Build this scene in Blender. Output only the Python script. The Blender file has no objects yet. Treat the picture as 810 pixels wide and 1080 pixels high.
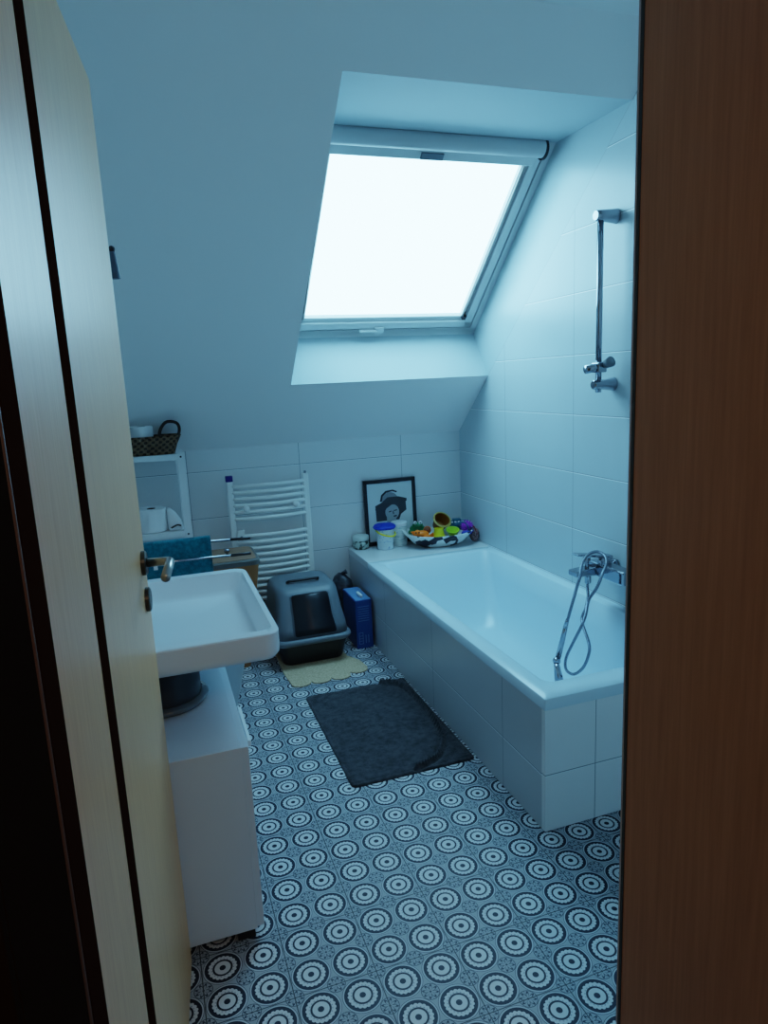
import bpy, bmesh, math, random
from mathutils import Vector, Matrix
random.seed(4)
C = bpy.context.scene.collection
PI = math.pi
TAN = .835                       # slope of the roof
def zslope(y): return 1.079 - TAN*y

# ------------------------------------------------------------------ node maths
class N:
    def __init__(s, nt, sock): s.nt, s.k = nt, sock
    def _m(s, op, *a):
        n = s.nt.nodes.new('ShaderNodeMath'); n.operation = op
        for i, v in enumerate((s,)+a):
            if isinstance(v, N): s.nt.links.new(v.k, n.inputs[i])
            else: n.inputs[i].default_value = v
        return N(s.nt, n.outputs[0])
    def __add__(s, o): return s._m('ADD', o)
    def __sub__(s, o): return s._m('SUBTRACT', o)
    def __mul__(s, o): return s._m('MULTIPLY', o)
    def __truediv__(s, o): return s._m('DIVIDE', o)
    def lt(s, o): return s._m('LESS_THAN', o)
    def gt(s, o): return s._m('GREATER_THAN', o)
    def mx(s, o): return s._m('MAXIMUM', o)
    def fract(s): return s._m('FRACT')
    def abs(s): return s._m('ABSOLUTE')
    def sqrt(s): return s._m('SQRT')
    def sin(s): return s._m('SINE')
    def atan2(s, o): return s._m('ARCTAN2', o)
    def band(s, a, b): return s.gt(a)*s.lt(b)
    def wrap(s, off, per): return (((s-off)/per+.5).fract()-.5)*per    # signed distance to the nearest lattice line
def coords(nt, kind='Object'):
    t = nt.nodes.new('ShaderNodeTexCoord'); x = nt.nodes.new('ShaderNodeSeparateXYZ')
    nt.links.new(t.outputs[kind], x.inputs[0]); return [N(nt, x.outputs[i]) for i in range(3)]
def mixc(nt, fac, a, b):
    n = nt.nodes.new('ShaderNodeMix'); n.data_type = 'RGBA'
    nt.links.new(fac.k, n.inputs[0])
    for i, v in ((6, a), (7, b)):
        if isinstance(v, N): nt.links.new(v.k, n.inputs[i])
        else: n.inputs[i].default_value = (*v, 1)
    return N(nt, n.outputs[2])
def noise(nt, scale, stretch=(1, 1, 1), detail=3, rough=.5):
    t = nt.nodes.new('ShaderNodeTexCoord'); m = nt.nodes.new('ShaderNodeMapping'); n = nt.nodes.new('ShaderNodeTexNoise')
    nt.links.new(t.outputs['Object'], m.inputs[0]); m.inputs[3].default_value = stretch
    nt.links.new(m.outputs[0], n.inputs['Vector']); n.inputs['Scale'].default_value = scale
    n.inputs['Detail'].default_value = detail; n.inputs['Roughness'].default_value = rough
    return N(nt, n.outputs[0])
def mat(name, col=(.8, .8, .8), rough=.5, metal=0, spec=.5, fn=None, bump=None, coat=0, trans=0, sheen=0):
    m = bpy.data.materials.new(name); m.use_nodes = True; nt = m.node_tree
    b = nt.nodes['Principled BSDF']
    b.inputs['Base Color'].default_value = (*col, 1); b.inputs['Roughness'].default_value = rough
    b.inputs['Metallic'].default_value = metal; b.inputs['Specular IOR Level'].default_value = spec
    b.inputs['Coat Weight'].default_value = coat; b.inputs['Coat Roughness'].default_value = .15
    b.inputs['Transmission Weight'].default_value = trans; b.inputs['Sheen Weight'].default_value = sheen
    if fn:
        r = fn(nt); nt.links.new(r.k, b.inputs['Base Color'])
    if bump:
        h, st, di = bump(nt); bn = nt.nodes.new('ShaderNodeBump'); bn.inputs['Strength'].default_value = st
        bn.inputs['Distance'].default_value = di
        nt.links.new(h.k, bn.inputs['Height']); nt.links.new(bn.outputs[0], b.inputs['Normal'])
    return m
def mottled(a, b, scale=8, stretch=(1, 1, 1), lo=.35, hi=.65):
    def f(nt):
        n = noise(nt, scale, stretch, 4); return mixc(nt, (n-lo)/(hi-lo), a, b)
    return f

# ------------------------------------------------------------------ materials
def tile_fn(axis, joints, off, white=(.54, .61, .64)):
    def f(nt):
        X = coords(nt); h = X[axis]; z = X[2]
        j = z.wrap(joints, .2547).abs().lt(.0013).mx(h.wrap(off, .608).abs().lt(.0012))
        hi = z.wrap(joints-.0030, .2547).abs().lt(.0018)  # highlight on the tile edge below each joint, painted into the colour
        base = mixc(nt, (noise(nt, 3)-.35)/.3, white, tuple(c*.96 for c in white))
        c = mixc(nt, hi, base, (.95, .97, .98))
        return mixc(nt, j, c, (.20, .23, .25))
    return f
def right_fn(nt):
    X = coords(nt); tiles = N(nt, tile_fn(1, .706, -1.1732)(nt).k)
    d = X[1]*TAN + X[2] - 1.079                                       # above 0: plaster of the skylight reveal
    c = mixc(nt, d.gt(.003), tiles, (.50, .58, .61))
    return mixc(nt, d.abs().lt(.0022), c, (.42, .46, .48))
def rippled(nt): return noise(nt, 60, (1, 1, 1), 2), .12, .002
M = {}
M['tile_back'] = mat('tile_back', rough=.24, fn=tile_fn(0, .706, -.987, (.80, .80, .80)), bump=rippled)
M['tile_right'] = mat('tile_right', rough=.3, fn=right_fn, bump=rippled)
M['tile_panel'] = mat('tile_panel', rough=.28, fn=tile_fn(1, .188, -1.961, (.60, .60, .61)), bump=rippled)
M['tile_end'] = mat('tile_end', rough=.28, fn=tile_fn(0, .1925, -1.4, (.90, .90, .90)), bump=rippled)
M['plaster'] = mat('plaster', (.89, .865, .85), .85, spec=.2, bump=lambda nt: (noise(nt, 160), .08, .001))
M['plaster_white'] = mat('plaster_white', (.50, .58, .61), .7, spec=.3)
M['acrylic'] = mat('acrylic', (.66, .78, .86), .24)
M['ceramic'] = mat('ceramic', (.74, .78, .82), .15)
M['pvc'] = mat('pvc', (.60, .62, .62), .35)
M['white_paint'] = mat('white_paint', (.78, .79, .79), .4)
M['chrome'] = mat('chrome', (.36, .38, .42), .10, 1)
M['brushed'] = mat('brushed_metal', (.42, .40, .38), .28, 1)
M['dark_metal'] = mat('dark_metal', (.10, .09, .08), .35, .8)
M['black'] = mat('black_plastic', (.012, .013, .016), .35)
M['black_frame'] = mat('black_frame', (.01, .01, .015), .3)
M['slate'] = mat('slate_plastic', (.15, .18, .205), .42)
M['smoke'] = mat('smoke_flap', (.010, .012, .017), .35)
M['rubber'] = mat('dark_seal', (.03, .035, .04), .5)
M['blue_cap'] = mat('blue_cap', (.008, .01, .16), .35)
M['rad'] = mat('radiator_white', (.90, .90, .87), .3)
M['anthracite'] = mat('anthracite_pot', (.03, .038, .048), .4)
M['saucer'] = mat('saucer', (.12, .15, .17), .15, coat=.6)
M['laminate'] = mat('cabinet_white', (.64, .72, .80), .35)
M['bin'] = mat('bin_pale', (.55, .62, .66), .5)
M['mat_dark'] = mat('mat_pile', (.02, .025, .03), .95, spec=.1, sheen=.15,
                    fn=mottled((.030, .034, .040), (.070, .075, .083), 45), bump=lambda nt: (noise(nt, 350, detail=4), .9, .004))
M['mat_beige'] = mat('mat_beige', (.3, .3, .2), .95, spec=.1, fn=mottled((.46, .35, .22), (.62, .49, .33), 120),
                     bump=lambda nt: (noise(nt, 400), .7, .003))
M['towel'] = mat('towel_teal', (.0, .2, .3), .95, spec=.1, sheen=.2, fn=mottled((.004, .15, .20), (.008, .24, .30), 70),
                 bump=lambda nt: (noise(nt, 500), .8, .003))
M['paper'] = mat('tissue_paper', (.88, .88, .88), .9, spec=.1)
M['card'] = mat('cardboard_core', (.10, .08, .06), .9)
def weave(nt):
    X = coords(nt); a = (X[0]*190+X[1]*190).sin(); b = (X[2]*230).sin()
    return mixc(nt, (a*b+noise(nt, 90)*1.2).gt(.45), (.035, .016, .008), (.22, .13, .075))
def weave_b(nt):
    X = coords(nt); return (X[0]*190+X[1]*190).sin()*(X[2]*230).sin(), .8, .004
M['wicker'] = mat('seagrass_weave', rough=.8, fn=weave, bump=weave_b)
def hweave(nt):
    X = coords(nt); g = ((X[0]*420+X[1]*420).sin()*(X[2]*500).sin())
    return mixc(nt, g.gt(.0)*(noise(nt, 60)*.5+.5), (.30, .115, .04), (.52, .25, .11))
M['hamper'] = mat('hamper_weave', rough=.75, fn=hweave)
def lidfn(nt): return mixc(nt, (noise(nt, 10, (1, 14, 1))-.35)/.3, (.23, .125, .075), (.36, .215, .14))
M['hamper_lid'] = mat('hamper_lid', rough=.6, fn=lidfn)
M['hamper_edge'] = mat('hamper_edge', (.13, .13, .12), .6)
M['dark_wicker'] = mat('dark_handle', (.03, .016, .01), .6)
def oak(nt):
    n = noise(nt, 18, (9, 9, .45), 5, .6)
    return mixc(nt, (n-.3)/.4, (.82, .38, .16), (.93, .50, .24))
M['oak'] = mat('oak_veneer', rough=.40, fn=oak, coat=.35, bump=lambda nt: (noise(nt, 40, (14, 14, .5), 4), .12, .001))
M['oak'].node_tree.nodes['Principled BSDF'].inputs['Coat Roughness'].default_value = .3
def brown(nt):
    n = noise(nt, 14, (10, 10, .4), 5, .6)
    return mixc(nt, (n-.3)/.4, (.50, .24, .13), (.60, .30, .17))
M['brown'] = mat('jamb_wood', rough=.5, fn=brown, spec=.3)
M['brown_unlit'] = mat('jamb_wood_unlit', (.020, .009, .006), .85, spec=0)  # jamb wood on the unlit side, its shade put into the colour
M['groove'] = mat('groove_dark', (.035, .010, .006), .85, spec=0)
M['hall'] = mat('hall_paint', (.22, .19, .17), .9)
M['hall_floor'] = mat('hall_floor', rough=.5, fn=mottled((.10, .055, .03), (.15, .085, .045), 10, (1, 8, 1)))
def floor_fn(nt):
    X = coords(nt); s = .1
    u = X[0].wrap(-1.5324, s)/s; v = X[1].wrap(-1.9474, s)/s
    r = (u*u+v*v).sqrt(); th = v.atan2(u)
    scal = (th*10).sin().abs()*.030+.325
    dark = r.gt(scal)*r.lt(.435)
    dark = dark.mx(r.band(.195, .245)).mx(r.lt(.075)).mx(r.band(.470, .480))
    tick = r.band(.255, .28)*(th*20).sin().gt(.3)
    uc = X[0].wrap(-1.4824, s)/s; vc = X[1].wrap(-1.8974, s)/s
    rc = (uc*uc+vc*vc).sqrt(); tc = vc.atan2(uc)
    pet = (tc*4).sin().abs()*.15+.05
    star = rc.gt(pet*.72)*rc.lt(pet)
    star = star.mx(rc.lt(.028)).mx(rc.band(.205, .222)).mx((uc.abs()*vc.abs()).lt(.0006)*rc.band(.06, .20))
    out = r.gt(.466)
    base = mixc(nt, out, (.64, .65, .66), (.34, .37, .40))
    base = mixc(nt, r.band(.435, .466), base, (.50, .53, .56))
    c = mixc(nt, star*out, base, (.035, .05, .075))
    c = mixc(nt, tick, c, (.3, .33, .38))
    c = mixc(nt, dark, c, (.012, .018, .036))
    j = X[0].wrap(-1.3824, .2).abs().lt(.0013).mx(X[1].wrap(-1.9974, .2).abs().lt(.0013))
    return mixc(nt, j, c, (.05, .06, .07))
M['floor'] = mat('patterned_floor', rough=.5, spec=.3, fn=floor_fn)
def glass_mat():
    m = bpy.data.materials.new('window_glass'); m.use_nodes = True; nt = m.node_tree; nt.nodes.clear()
    o = nt.nodes.new('ShaderNodeOutputMaterial'); a = nt.nodes.new('ShaderNodeBsdfTransparent'); g = nt.nodes.new('ShaderNodeBsdfGlossy')
    g.inputs['Roughness'].default_value = .02; x = nt.nodes.new('ShaderNodeMixShader'); x.inputs[0].default_value = .05
    nt.links.new(a.outputs[0], x.inputs[1]); nt.links.new(g.outputs[0], x.inputs[2]); nt.links.new(x.outputs[0], o.inputs[0]); return m
M['glass'] = glass_mat()
def plain(name, c, r=.4): M[name] = mat(name, c, r)
for n_, c_ in dict(orange=(1.0, .22, .01), yellow=(.85, .75, .02), lime=(.45, .65, .04), green=(.01, .22, .09), purple=(.38, .05, .50),
                   blue=(.01, .05, .45), navy=(.004, .012, .12), teal=(.0, .13, .19), gold=(.55, .38, .10), rust=(.28, .09, .012),
                   white=(.85, .85, .85), red=(.35, .03, .03), berry=(.16, .01, .05), ink=(.015, .015, .02), grey=(.25, .26, .27),
                   skin=(.34, .36, .36), print_=(.66, .70, .70), pale=(.62, .68, .64), dgreen=(.02, .05, .035), brownish=(.25, .07, .03),
                   cobalt=(.02, .09, .30), cobalt_light=(.14, .30, .55), lilac=(.35, .40, .60)).items(): plain(n_, c_)
M['net'] = mat('net_bag', rough=.8, fn=mottled((.10, .03, .03), (.45, .28, .26), 140, lo=.42, hi=.58))
def platter_fn(nt):
    n = nt.nodes.new('ShaderNodeTexVoronoi'); t = nt.nodes.new('ShaderNodeTexCoord'); nt.links.new(t.outputs['Object'], n.inputs['Vector'])
    n.inputs['Scale'].default_value = 26
    sep = nt.nodes.new('ShaderNodeSeparateColor'); nt.links.new(n.outputs['Color'], sep.inputs[0])
    return mixc(nt, N(nt, sep.outputs[0]).gt(.68), (.80, .80, .78), (.02, .02, .03))
M['platter'] = mat('platter_pattern', rough=.35, fn=platter_fn)
M['jar_label'] = mat('jar_label', rough=.4, fn=mottled((.03, .05, .035), (.50, .58, .52), 60, lo=.42, hi=.56))
M['canister'] = mat('canister_label', rough=.4, fn=mottled((.75, .78, .74), (.45, .55, .55), 40, (1, 1, 5), lo=.5, hi=.62))
M['dotty'] = mat('bucket_print', rough=.4, fn=mottled((.74, .80, .84), (.25, .35, .6), 90, lo=.6, hi=.68))

# ------------------------------------------------------------------ mesh helpers
def obj(name, bm, m, parent=None, smooth=False, bev=0, sub=0):
    bmesh.ops.recalc_face_normals(bm, faces=bm.faces)
    me = bpy.data.meshes.new(name); bm.to_mesh(me); bm.free()
    o = bpy.data.objects.new(name, me); C.objects.link(o)
    me.materials.append(m)
    if parent:
        o.parent = parent; off = parent.matrix_basis.translation.copy()
        p = parent.parent
        while p: off += p.matrix_basis.translation; p = p.parent
        me.transform(Matrix.Translation(-off))
    if smooth:
        for f in me.polygons: f.use_smooth = True
    if bev:
        b = o.modifiers.new('bevel', 'BEVEL'); b.width = bev; b.segments = 3; b.limit_method = 'ANGLE'; b.angle_limit = math.radians(40)
        b.harden_normals = False
        for f in me.polygons: f.use_smooth = False
    if sub:
        b = o.modifiers.new('sub', 'SUBSURF'); b.levels = b.render_levels = sub
    return o
def autosmooth(o, ang=35):
    me = o.data
    for f in me.polygons: f.use_smooth = True
    bm = bmesh.new(); bm.from_mesh(me)
    for e in bm.edges:
        if len(e.link_faces) == 2 and e.calc_face_angle(0) > math.radians(ang): e.smooth = False
    bm.to_mesh(me); bm.free(); return o
def thing(name, label, cat, loc=(0, 0, 0), group=None):
    o = bpy.data.objects.new(name, None); C.objects.link(o); o.location = loc; o.empty_display_size = .05
    o['label'] = label; o['category'] = cat
    if group: o['group'] = group
    return o
def tag(o, label, cat, group=None):
    o['label'] = label; o['category'] = cat
    if group: o['group'] = group
    return o
def struct(o): o['kind'] = 'structure'; return o
def box(bm, x0, x1, y0, y1, z0, z1):
    v = [bm.verts.new(p) for p in ((x0, y0, z0), (x1, y0, z0), (x1, y1, z0), (x0, y1, z0), (x0, y0, z1), (x1, y0, z1), (x1, y1, z1), (x0, y1, z1))]
    for f in ((0, 3, 2, 1), (4, 5, 6, 7), (0, 1, 5, 4), (1, 2, 6, 5), (2, 3, 7, 6), (3, 0, 4, 7)): bm.faces.new([v[i] for i in f])
    return bm
def B(*a): return box(bmesh.new(), *a)
def rr(x0, x1, y0, y1, r, z, n=5):
    r = min(r, (x1-x0)/2-1e-4, (y1-y0)/2-1e-4); out = []
    for cx, cy, a0 in ((x1-r, y1-r, 0), (x0+r, y1-r, 90), (x0+r, y0+r, 180), (x1-r, y0+r, 270)):
        for k in range(n+1):
            a = math.radians(a0+90*k/n); out.append((cx+r*math.cos(a), cy+r*math.sin(a), z))
    return out
def loft(rings, bm=None, cap0=True, cap1=True, closed=True):
    bm = bm or bmesh.new(); R = [[bm.verts.new(p) for p in r] for r in rings]; n = len(R[0])
    for a, b in zip(R, R[1:]):
        for i in range(n if closed else n-1): bm.faces.new((a[i], a[(i+1) % n], b[(i+1) % n], b[i]))
    if cap0: bm.faces.new(R[0][::-1])
    if cap1: bm.faces.new(R[-1])
    return bm
def lathe(c, prof, n=28, bm=None, ax='z', cap=True):
    rings = []
    for r, h in prof:
        ring = []
        for k in range(n):
            a = 2*PI*k/n; q = (r*math.cos(a), r*math.sin(a), h)
            if ax == 'x': q = (h, q[0], q[1])
            if ax == 'y': q = (q[0], h, q[1])
            ring.append((c[0]+q[0], c[1]+q[1], c[2]+q[2]))
        rings.append(ring)
    return loft(rings, bm, cap, cap)
def smoothpath(pts, k=6):
    P = [Vector(p) for p in pts]; P = [P[0]*2-P[1]]+P+[P[-1]*2-P[-2]]; out = []
    for i in range(1, len(P)-2):
        for j in range(k):
            t = j/k; a, b, c, d = P[i-1:i+3]
            out.append(.5*((2*b)+(c-a)*t+(2*a-5*b+4*c-d)*t*t+(3*b-a-3*c+d)*t**3))
    out.append(P[-2]); return out
def tube(pts, r, n=12, bm=None, k=0, rads=None):
    P = smoothpath(pts, k) if k else [Vector(p) for p in pts]
    rings = []; prev = None
    for i, p in enumerate(P):
        t = (P[min(i+1, len(P)-1)]-P[max(i-1, 0)]).normalized()
        if prev is None: a = t.orthogonal().normalized()
        else: a = (prev-t*prev.dot(t)).normalized()
        prev = a; b = t.cross(a); rr_ = rads[i] if rads else r
        rings.append([p+(a*math.cos(2*PI*j/n)+b*math.sin(2*PI*j/n))*rr_ for j in range(n)])
    return loft(rings, bm)
def ball(c, r, bm=None, sc=(1, 1, 1), seg=16):
    bm = bm or bmesh.new()
    bmesh.ops.create_uvsphere(bm, u_segments=seg, v_segments=seg//2+2, radius=1, matrix=Matrix.Translation(c) @ Matrix.Diagonal((r*sc[0], r*sc[1], r*sc[2], 1)))
    return bm
def poly(pts, bm=None):
    bm = bm or bmesh.new(); bm.faces.new([bm.verts.new(p) for p in pts]); return bm
def prism(pts, d, bm=None):
    """extrude a planar polygon along vector d"""
    d = Vector(d); a = [Vector(p) for p in pts]; return loft([a, [p+d for p in a]], bm)

# ------------------------------------------------------------------ camera
cam = bpy.data.cameras.new('camera'); co = bpy.data.objects.new('camera', cam); C.objects.link(co); bpy.context.scene.camera = co
r_ = Vector((.94391277, -.32700819, -.0457639)); u_ = Vector((.10514584, .16629273, .98045453)); f_ = Vector((.31300645, .93027543, -.19134938))
m3 = Matrix((r_, u_, -f_)).transposed(); co.matrix_world = Matrix.Translation((-1.7655, -3.7571, 1.4063)) @ m3.to_4x4()
cam.sensor_fit = 'VERTICAL'; cam.sensor_height = 36; cam.lens = 719.8078/1080*36; cam.clip_start = .02

# ------------------------------------------------------------------ room shell
XL, YF, YH = -2.02, -2.985, -3.30        # left wall, inner and hall face of the door wall
ZC, YC = 2.513, -1.717                   # flat ceiling height and where the slope meets it
OX0, OX1 = -1.885, -1.140                # door opening
struct(obj('floor', B(XL-.1, .1, YH+.09, .1, -.08, 0), M['floor']))
struct(obj('floor_hall', B(-3.2, .6, -5.4, YH+.09, -.08, -.002), M['hall_floor']))
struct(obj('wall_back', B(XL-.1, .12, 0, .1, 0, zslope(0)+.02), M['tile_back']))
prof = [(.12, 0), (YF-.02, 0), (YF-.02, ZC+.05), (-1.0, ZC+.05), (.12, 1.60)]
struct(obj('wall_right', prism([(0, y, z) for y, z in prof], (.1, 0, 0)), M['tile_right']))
prof = [(.0, 0), (YF, 0), (YF, ZC+.02), (YC, ZC+.02), (0, 1.09)]
struct(obj('wall_left', prism([(XL, y, z) for y, z in prof], (-.1, 0, 0)), M['plaster']))
bm = B(XL-.1, OX0-.06, YH, YF, 0, ZC+.02); box(bm, OX1+.03, .1, YH, YF, 0, ZC+.02); box(bm, OX0-.06, OX1+.03, YH, YF, 2.05, ZC+.02)
struct(obj('wall_front', bm, M['plaster']))
# sloped ceiling with the skylight shaft, and the flat ceiling
wx0 = -1.081; yb, yt = -.382, -1.520; zb, zt = zslope(yb), zslope(yt)
Bw = Vector((0, -.225, 1.639)); V = Vector((0, -.74822218, .66344824)); Nn = Vector((0, -.66344824, -.74822218))
def W(x, v, d=0): return Bw+Vector((x, 0, 0))+V*v+Nn*d
bm = bmesh.new()
poly([(XL-.1, 0, zslope(0)), (0, 0, zslope(0)), (0, yb, zb), (XL-.1, yb, zb)], bm)
poly([(XL-.1, yb, zb), (wx0, yb, zb), (wx0, yt, zt), (XL-.1, yt, zt)], bm)
poly([(XL-.1, yt, zt), (0, yt, zt), (0, YC, ZC), (XL-.1, YC, ZC)], bm)
poly([(XL-.1, YC, ZC), (0, YC, ZC), (0, YF, ZC), (XL-.1, YF, ZC)], bm)
struct(obj('ceiling', bm, M['plaster']))
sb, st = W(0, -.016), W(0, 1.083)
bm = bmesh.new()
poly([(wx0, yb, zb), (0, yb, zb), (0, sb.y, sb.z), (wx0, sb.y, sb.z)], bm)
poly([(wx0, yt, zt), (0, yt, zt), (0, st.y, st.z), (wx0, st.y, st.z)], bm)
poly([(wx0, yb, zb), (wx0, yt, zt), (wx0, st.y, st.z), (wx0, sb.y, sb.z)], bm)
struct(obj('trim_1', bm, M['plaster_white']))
# hall behind the camera
bm = B(-3.3, -3.2, -5.4, YH, 0, 2.5); box(bm, .6, .7, -5.4, YH, 0, 2.5); box(bm, -3.3, .7, -5.5, -5.4, 0, 2.5)
box(bm, -3.3, XL-.1, YH, YH+.1, 0, 2.5); box(bm, .1, .7, YH, YH+.1, 0, 2.5)
struct(obj('wall_hall', bm, M['hall']))
struct(obj('ceiling_hall', B(-3.3, .7, -5.5, YH, 2.5, 2.6), M['hall']))

# ------------------------------------------------------------------ skylight
def wbox(x0, x1, v0, v1, d0, d1, bm=None):
    bm = bm or bmesh.new()
    c = [W(x, v, d) for d in (d0, d1) for x, v in ((x0, v0), (x1, v0), (x1, v1), (x0, v1))]
    v = [bm.verts.new(p) for p in c]
    for f in ((0, 3, 2, 1), (4, 5, 6, 7), (0, 1, 5, 4), (1, 2, 6, 5), (2, 3, 7, 6), (3, 0, 4, 7)): bm.faces.new([v[i] for i in f])
    return bm
win = bpy.data.objects.new('window_1', None); C.objects.link(win); struct(win)
def wring(x0, x1, v0, v1, w, d0, d1, top=True):
    bm = wbox(x0, x1, v0, v0+w, d0, d1); wbox(x0, x0+w, v0, v1, d0, d1, bm); wbox(x1-w, x1, v0, v1, d0, d1, bm)
    if top: wbox(x0, x1, v1-w, v1, d0, d1, bm)
    return bm
obj('window_frame', wbox(-1.09, .0, -.03, .034, -.10, .0, wring(-1.09, .0, .0, 1.12, .034, -.10, .0)), M['pvc'], win, bev=.002)
obj('seal', wring(-1.062, -.030, .030, 1.09, .02, -.09, -.014), M['rubber'], win)
bm = wring(-1.044, -.046, .046, 1.08, .045, -.032, .010)
obj('sash', bm, M['pvc'], win, bev=.006)
bm = wring(-1.002, -.088, .088, 1.04, .028, -.030, -.002)
obj('glazing_bead', bm, M['pvc'], win, bev=.004)
obj('pane', wbox(-1.0, -.09, .09, 1.05, -.020, -.016), M['glass'], win)
obj('ventilation_flap', wbox(-1.03, -.075, .981, 1.03, -.06, .020), M['pvc'], win, bev=.008)
bm = bmesh.new(); rings = []
for x in (-1.04, -.064):
    rings.append([W(x, 1.060+.036*math.cos(2*PI*k/24), .012+.036*math.sin(2*PI*k/24)) for k in range(24)])
M['cassette'] = mat('cassette', (.50, .52, .53), .4)
o = obj('blind_cassette', loft(rings), M['cassette'], win, True); autosmooth(o)
bm = bmesh.new(); rings = []
for x in (-.062, -.050):
    rings.append([W(x, 1.055+.042*math.cos(2*PI*k/24), .008+.042*math.sin(2*PI*k/24)) for k in range(24)])
obj('cassette_end', loft(rings), M['black'], win)
obj('grip_plate', wbox(-.606, -.505, .986, 1.016, .018, .026), M['slate'], win, bev=.003)
bm = wbox(-.68, -.585, .034, .048, .006, .026); 
obj('latch_lever', bm, M['pvc'], win, bev=.004)
lb = wbox(-.600, -.545, .020, .064, .004, .020); a = W(-.572, .034, .02)
obj('latch', lb, M['pvc'], win, bev=.006)
bm = tube([W(-.108, .125, .004), W(-.108, 1.0, .004)], .0055)
obj('guide_rail', bm, M['brushed'], win, True)
bm = tube([W(-.985, .112, -.002), W(-.985, 1.0, -.002)], .0065)
obj('guide_rail', bm, M['brushed'], win, True)
obj('rail_foot', wbox(-.118, -.094, .104, .128, -.004, .016), M['black'], win, bev=.003)

# ------------------------------------------------------------------ door frame and leaf
lin = struct(obj('door_frame', box(box(box(bmesh.new(), OX0-.06, OX0, YH-.01, -3.095, 0, 2.05), OX0-.06, OX0-.05, -3.095, YF+.004, 0, 2.05), OX0-.06, OX1+.03, YH-.01, YF+.004, 2.02, 2.05), M['brown_unlit']))
bm = B(OX1, OX1+.03, YH-.01, YF+.004, 0, 2.05); box(bm, OX1-.004, OX1+.075, YH-.026, YH-.01, 0, 2.11)
lin2 = struct(obj('trim_2', bm, M['brown'], bev=.003))
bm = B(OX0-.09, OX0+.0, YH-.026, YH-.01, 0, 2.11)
struct(obj('trim_3', bm, M['brown_unlit'], bev=.003))
struct(obj('trim_4', tube([(OX0-.001, -3.097, 0), (OX0-.001, -3.097, 2.02)], .0035), mat('lit_edge_wood', (.14, .07, .045), .6), smooth=True))  # jamb edge catching light, put in as a lighter coloured strip
struct(obj('trim_5', B(OX1-.001, OX1, YF+.0, YF+.006, 0, 2.04), M['rubber']))
struct(obj('trim_6', B(OX1-.001, OX1+.07, YF+.006, YF+.010, 0, 2.11), mat('seal_pale', (.50, .45, .46), .5)))

ang = math.radians(5.5); tip = Vector((-1.8025, -2.205, 0)); LW = .87
door = bpy.data.objects.new('door_1', None); C.objects.link(door); struct(door)
dv = Vector((-math.sin(ang), -math.cos(ang), 0)); dn = Vector((math.cos(ang), -math.sin(ang), 0))   # along the leaf towards the hinge; out of its visible face
def D(a, h, z): return tip+dv*a+dn*h+Vector((0, 0, z))
def dbox(a0, a1, h0, h1, z0, z1, bm=None):
    bm = bm or bmesh.new(); v = [bm.verts.new(D(a, h, z)) for z in (z0, z1) for a, h in ((a0, h0), (a1, h0), (a1, h1), (a0, h1))]
    for f in ((0, 3, 2, 1), (4, 5, 6, 7), (0, 1, 5, 4), (1, 2, 6, 5), (2, 3, 7, 6), (3, 0, 4, 7)): bm.faces.new([v[i] for i in f])
    return bm
obj('door_leaf', dbox(0, LW, -.04, 0, .008, 2.0), M['oak'], door, bev=.002)
obj('inlay_strip', dbox(.545, .600, -.003, .0006, .008, 2.0), M['groove'], door)
obj('rebate_strip', dbox(.818, LW+.001, -.041, .0006, .007, 2.001), M['groove'], door)
h = obj('door_handle', tube([D(.06, .008, 1.047), D(.06, .048, 1.047), D(.063, .055, 1.047), D(.07, .058, 1.047), D(.185, .056, 1.044)], .0095, 16), M['brushed'], door, True)
bm = bmesh.new(); rings = []
for hh, rr2 in ((0, .026), (.008, .026), (.010, .023)):
    rings.append([D(.06+rr2*math.cos(2*PI*k/24), hh, 1.047+rr2*math.sin(2*PI*k/24)) for k in range(24)])
obj('handle_rosette', loft(rings), M['dark_metal'], door)
rings = []
for hh, rr2 in ((0, .026), (.008, .026), (.010, .022)):
    rings.append([D(.06+rr2*math.cos(2*PI*k/24), hh, .967+rr2*math.sin(2*PI*k/24)) for k in range(24)])
obj('keyhole_rosette', loft(rings), M['dark_metal'], door)
obj('latch_plate', dbox(-.0015, .0, -.03, -.01, .90, 1.12), M['brushed'], door)
for z in (.25, 1.75):
    obj('hinge', tube([D(LW+.004, .004, z-.05), D(LW+.004, .004, z+.05)], .008), M['brushed'], door, True)

# ------------------------------------------------------------------ bathtub
bt = thing('bathtub', 'built-in white bathtub with tiled side panel and ledge along the right wall', 'bathtub', (-.367, -1.1, 0))
Wt, Lt, Ht = -.733, -2.112, .445
def tubrings():
    R = []
    n = 8
    R.append(rr(Wt, -.0015, Lt, -.374, .004, .408, n)); R.append(rr(Wt, -.0015, Lt, -.374, .004, Ht-.002, n)); R.append(rr(Wt+.002, -.002, Lt+.002, -.376, .004, Ht, n))
    R.append(rr(-.672, -.045, -2.018, -.425, .035, Ht, n)); R.append(rr(-.664, -.052, -2.008, -.433, .04, Ht-.006, n))
    R.append(rr(-.652, -.064, -1.985, -.475, .05, .33, n)); R.append(rr(-.635, -.085, -1.955, -.56, .07, .18, n))
    R.append(rr(-.610, -.115, -1.92, -.63, .09, .09, n)); R.append(rr(-.56, -.165, -1.86, -.70, .10, .055, n))
    R.append(rr(-.45, -.28, -1.7, -.9, .08, .050, n))
    return R
o = obj('tub_shell', loft(tubrings(), cap0=False), M['acrylic'], bt, True); autosmooth(o, 50)
obj('drain', lathe((-.365, -1.2, .052), [(.034, 0), (.034, .005), (.028, .008)]), M['acrylic'], bt)
obj('side_panel', B(Wt+.001, Wt+.02, Lt+.02, -.002, .001, .4075), M['tile_panel'], bt)
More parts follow.
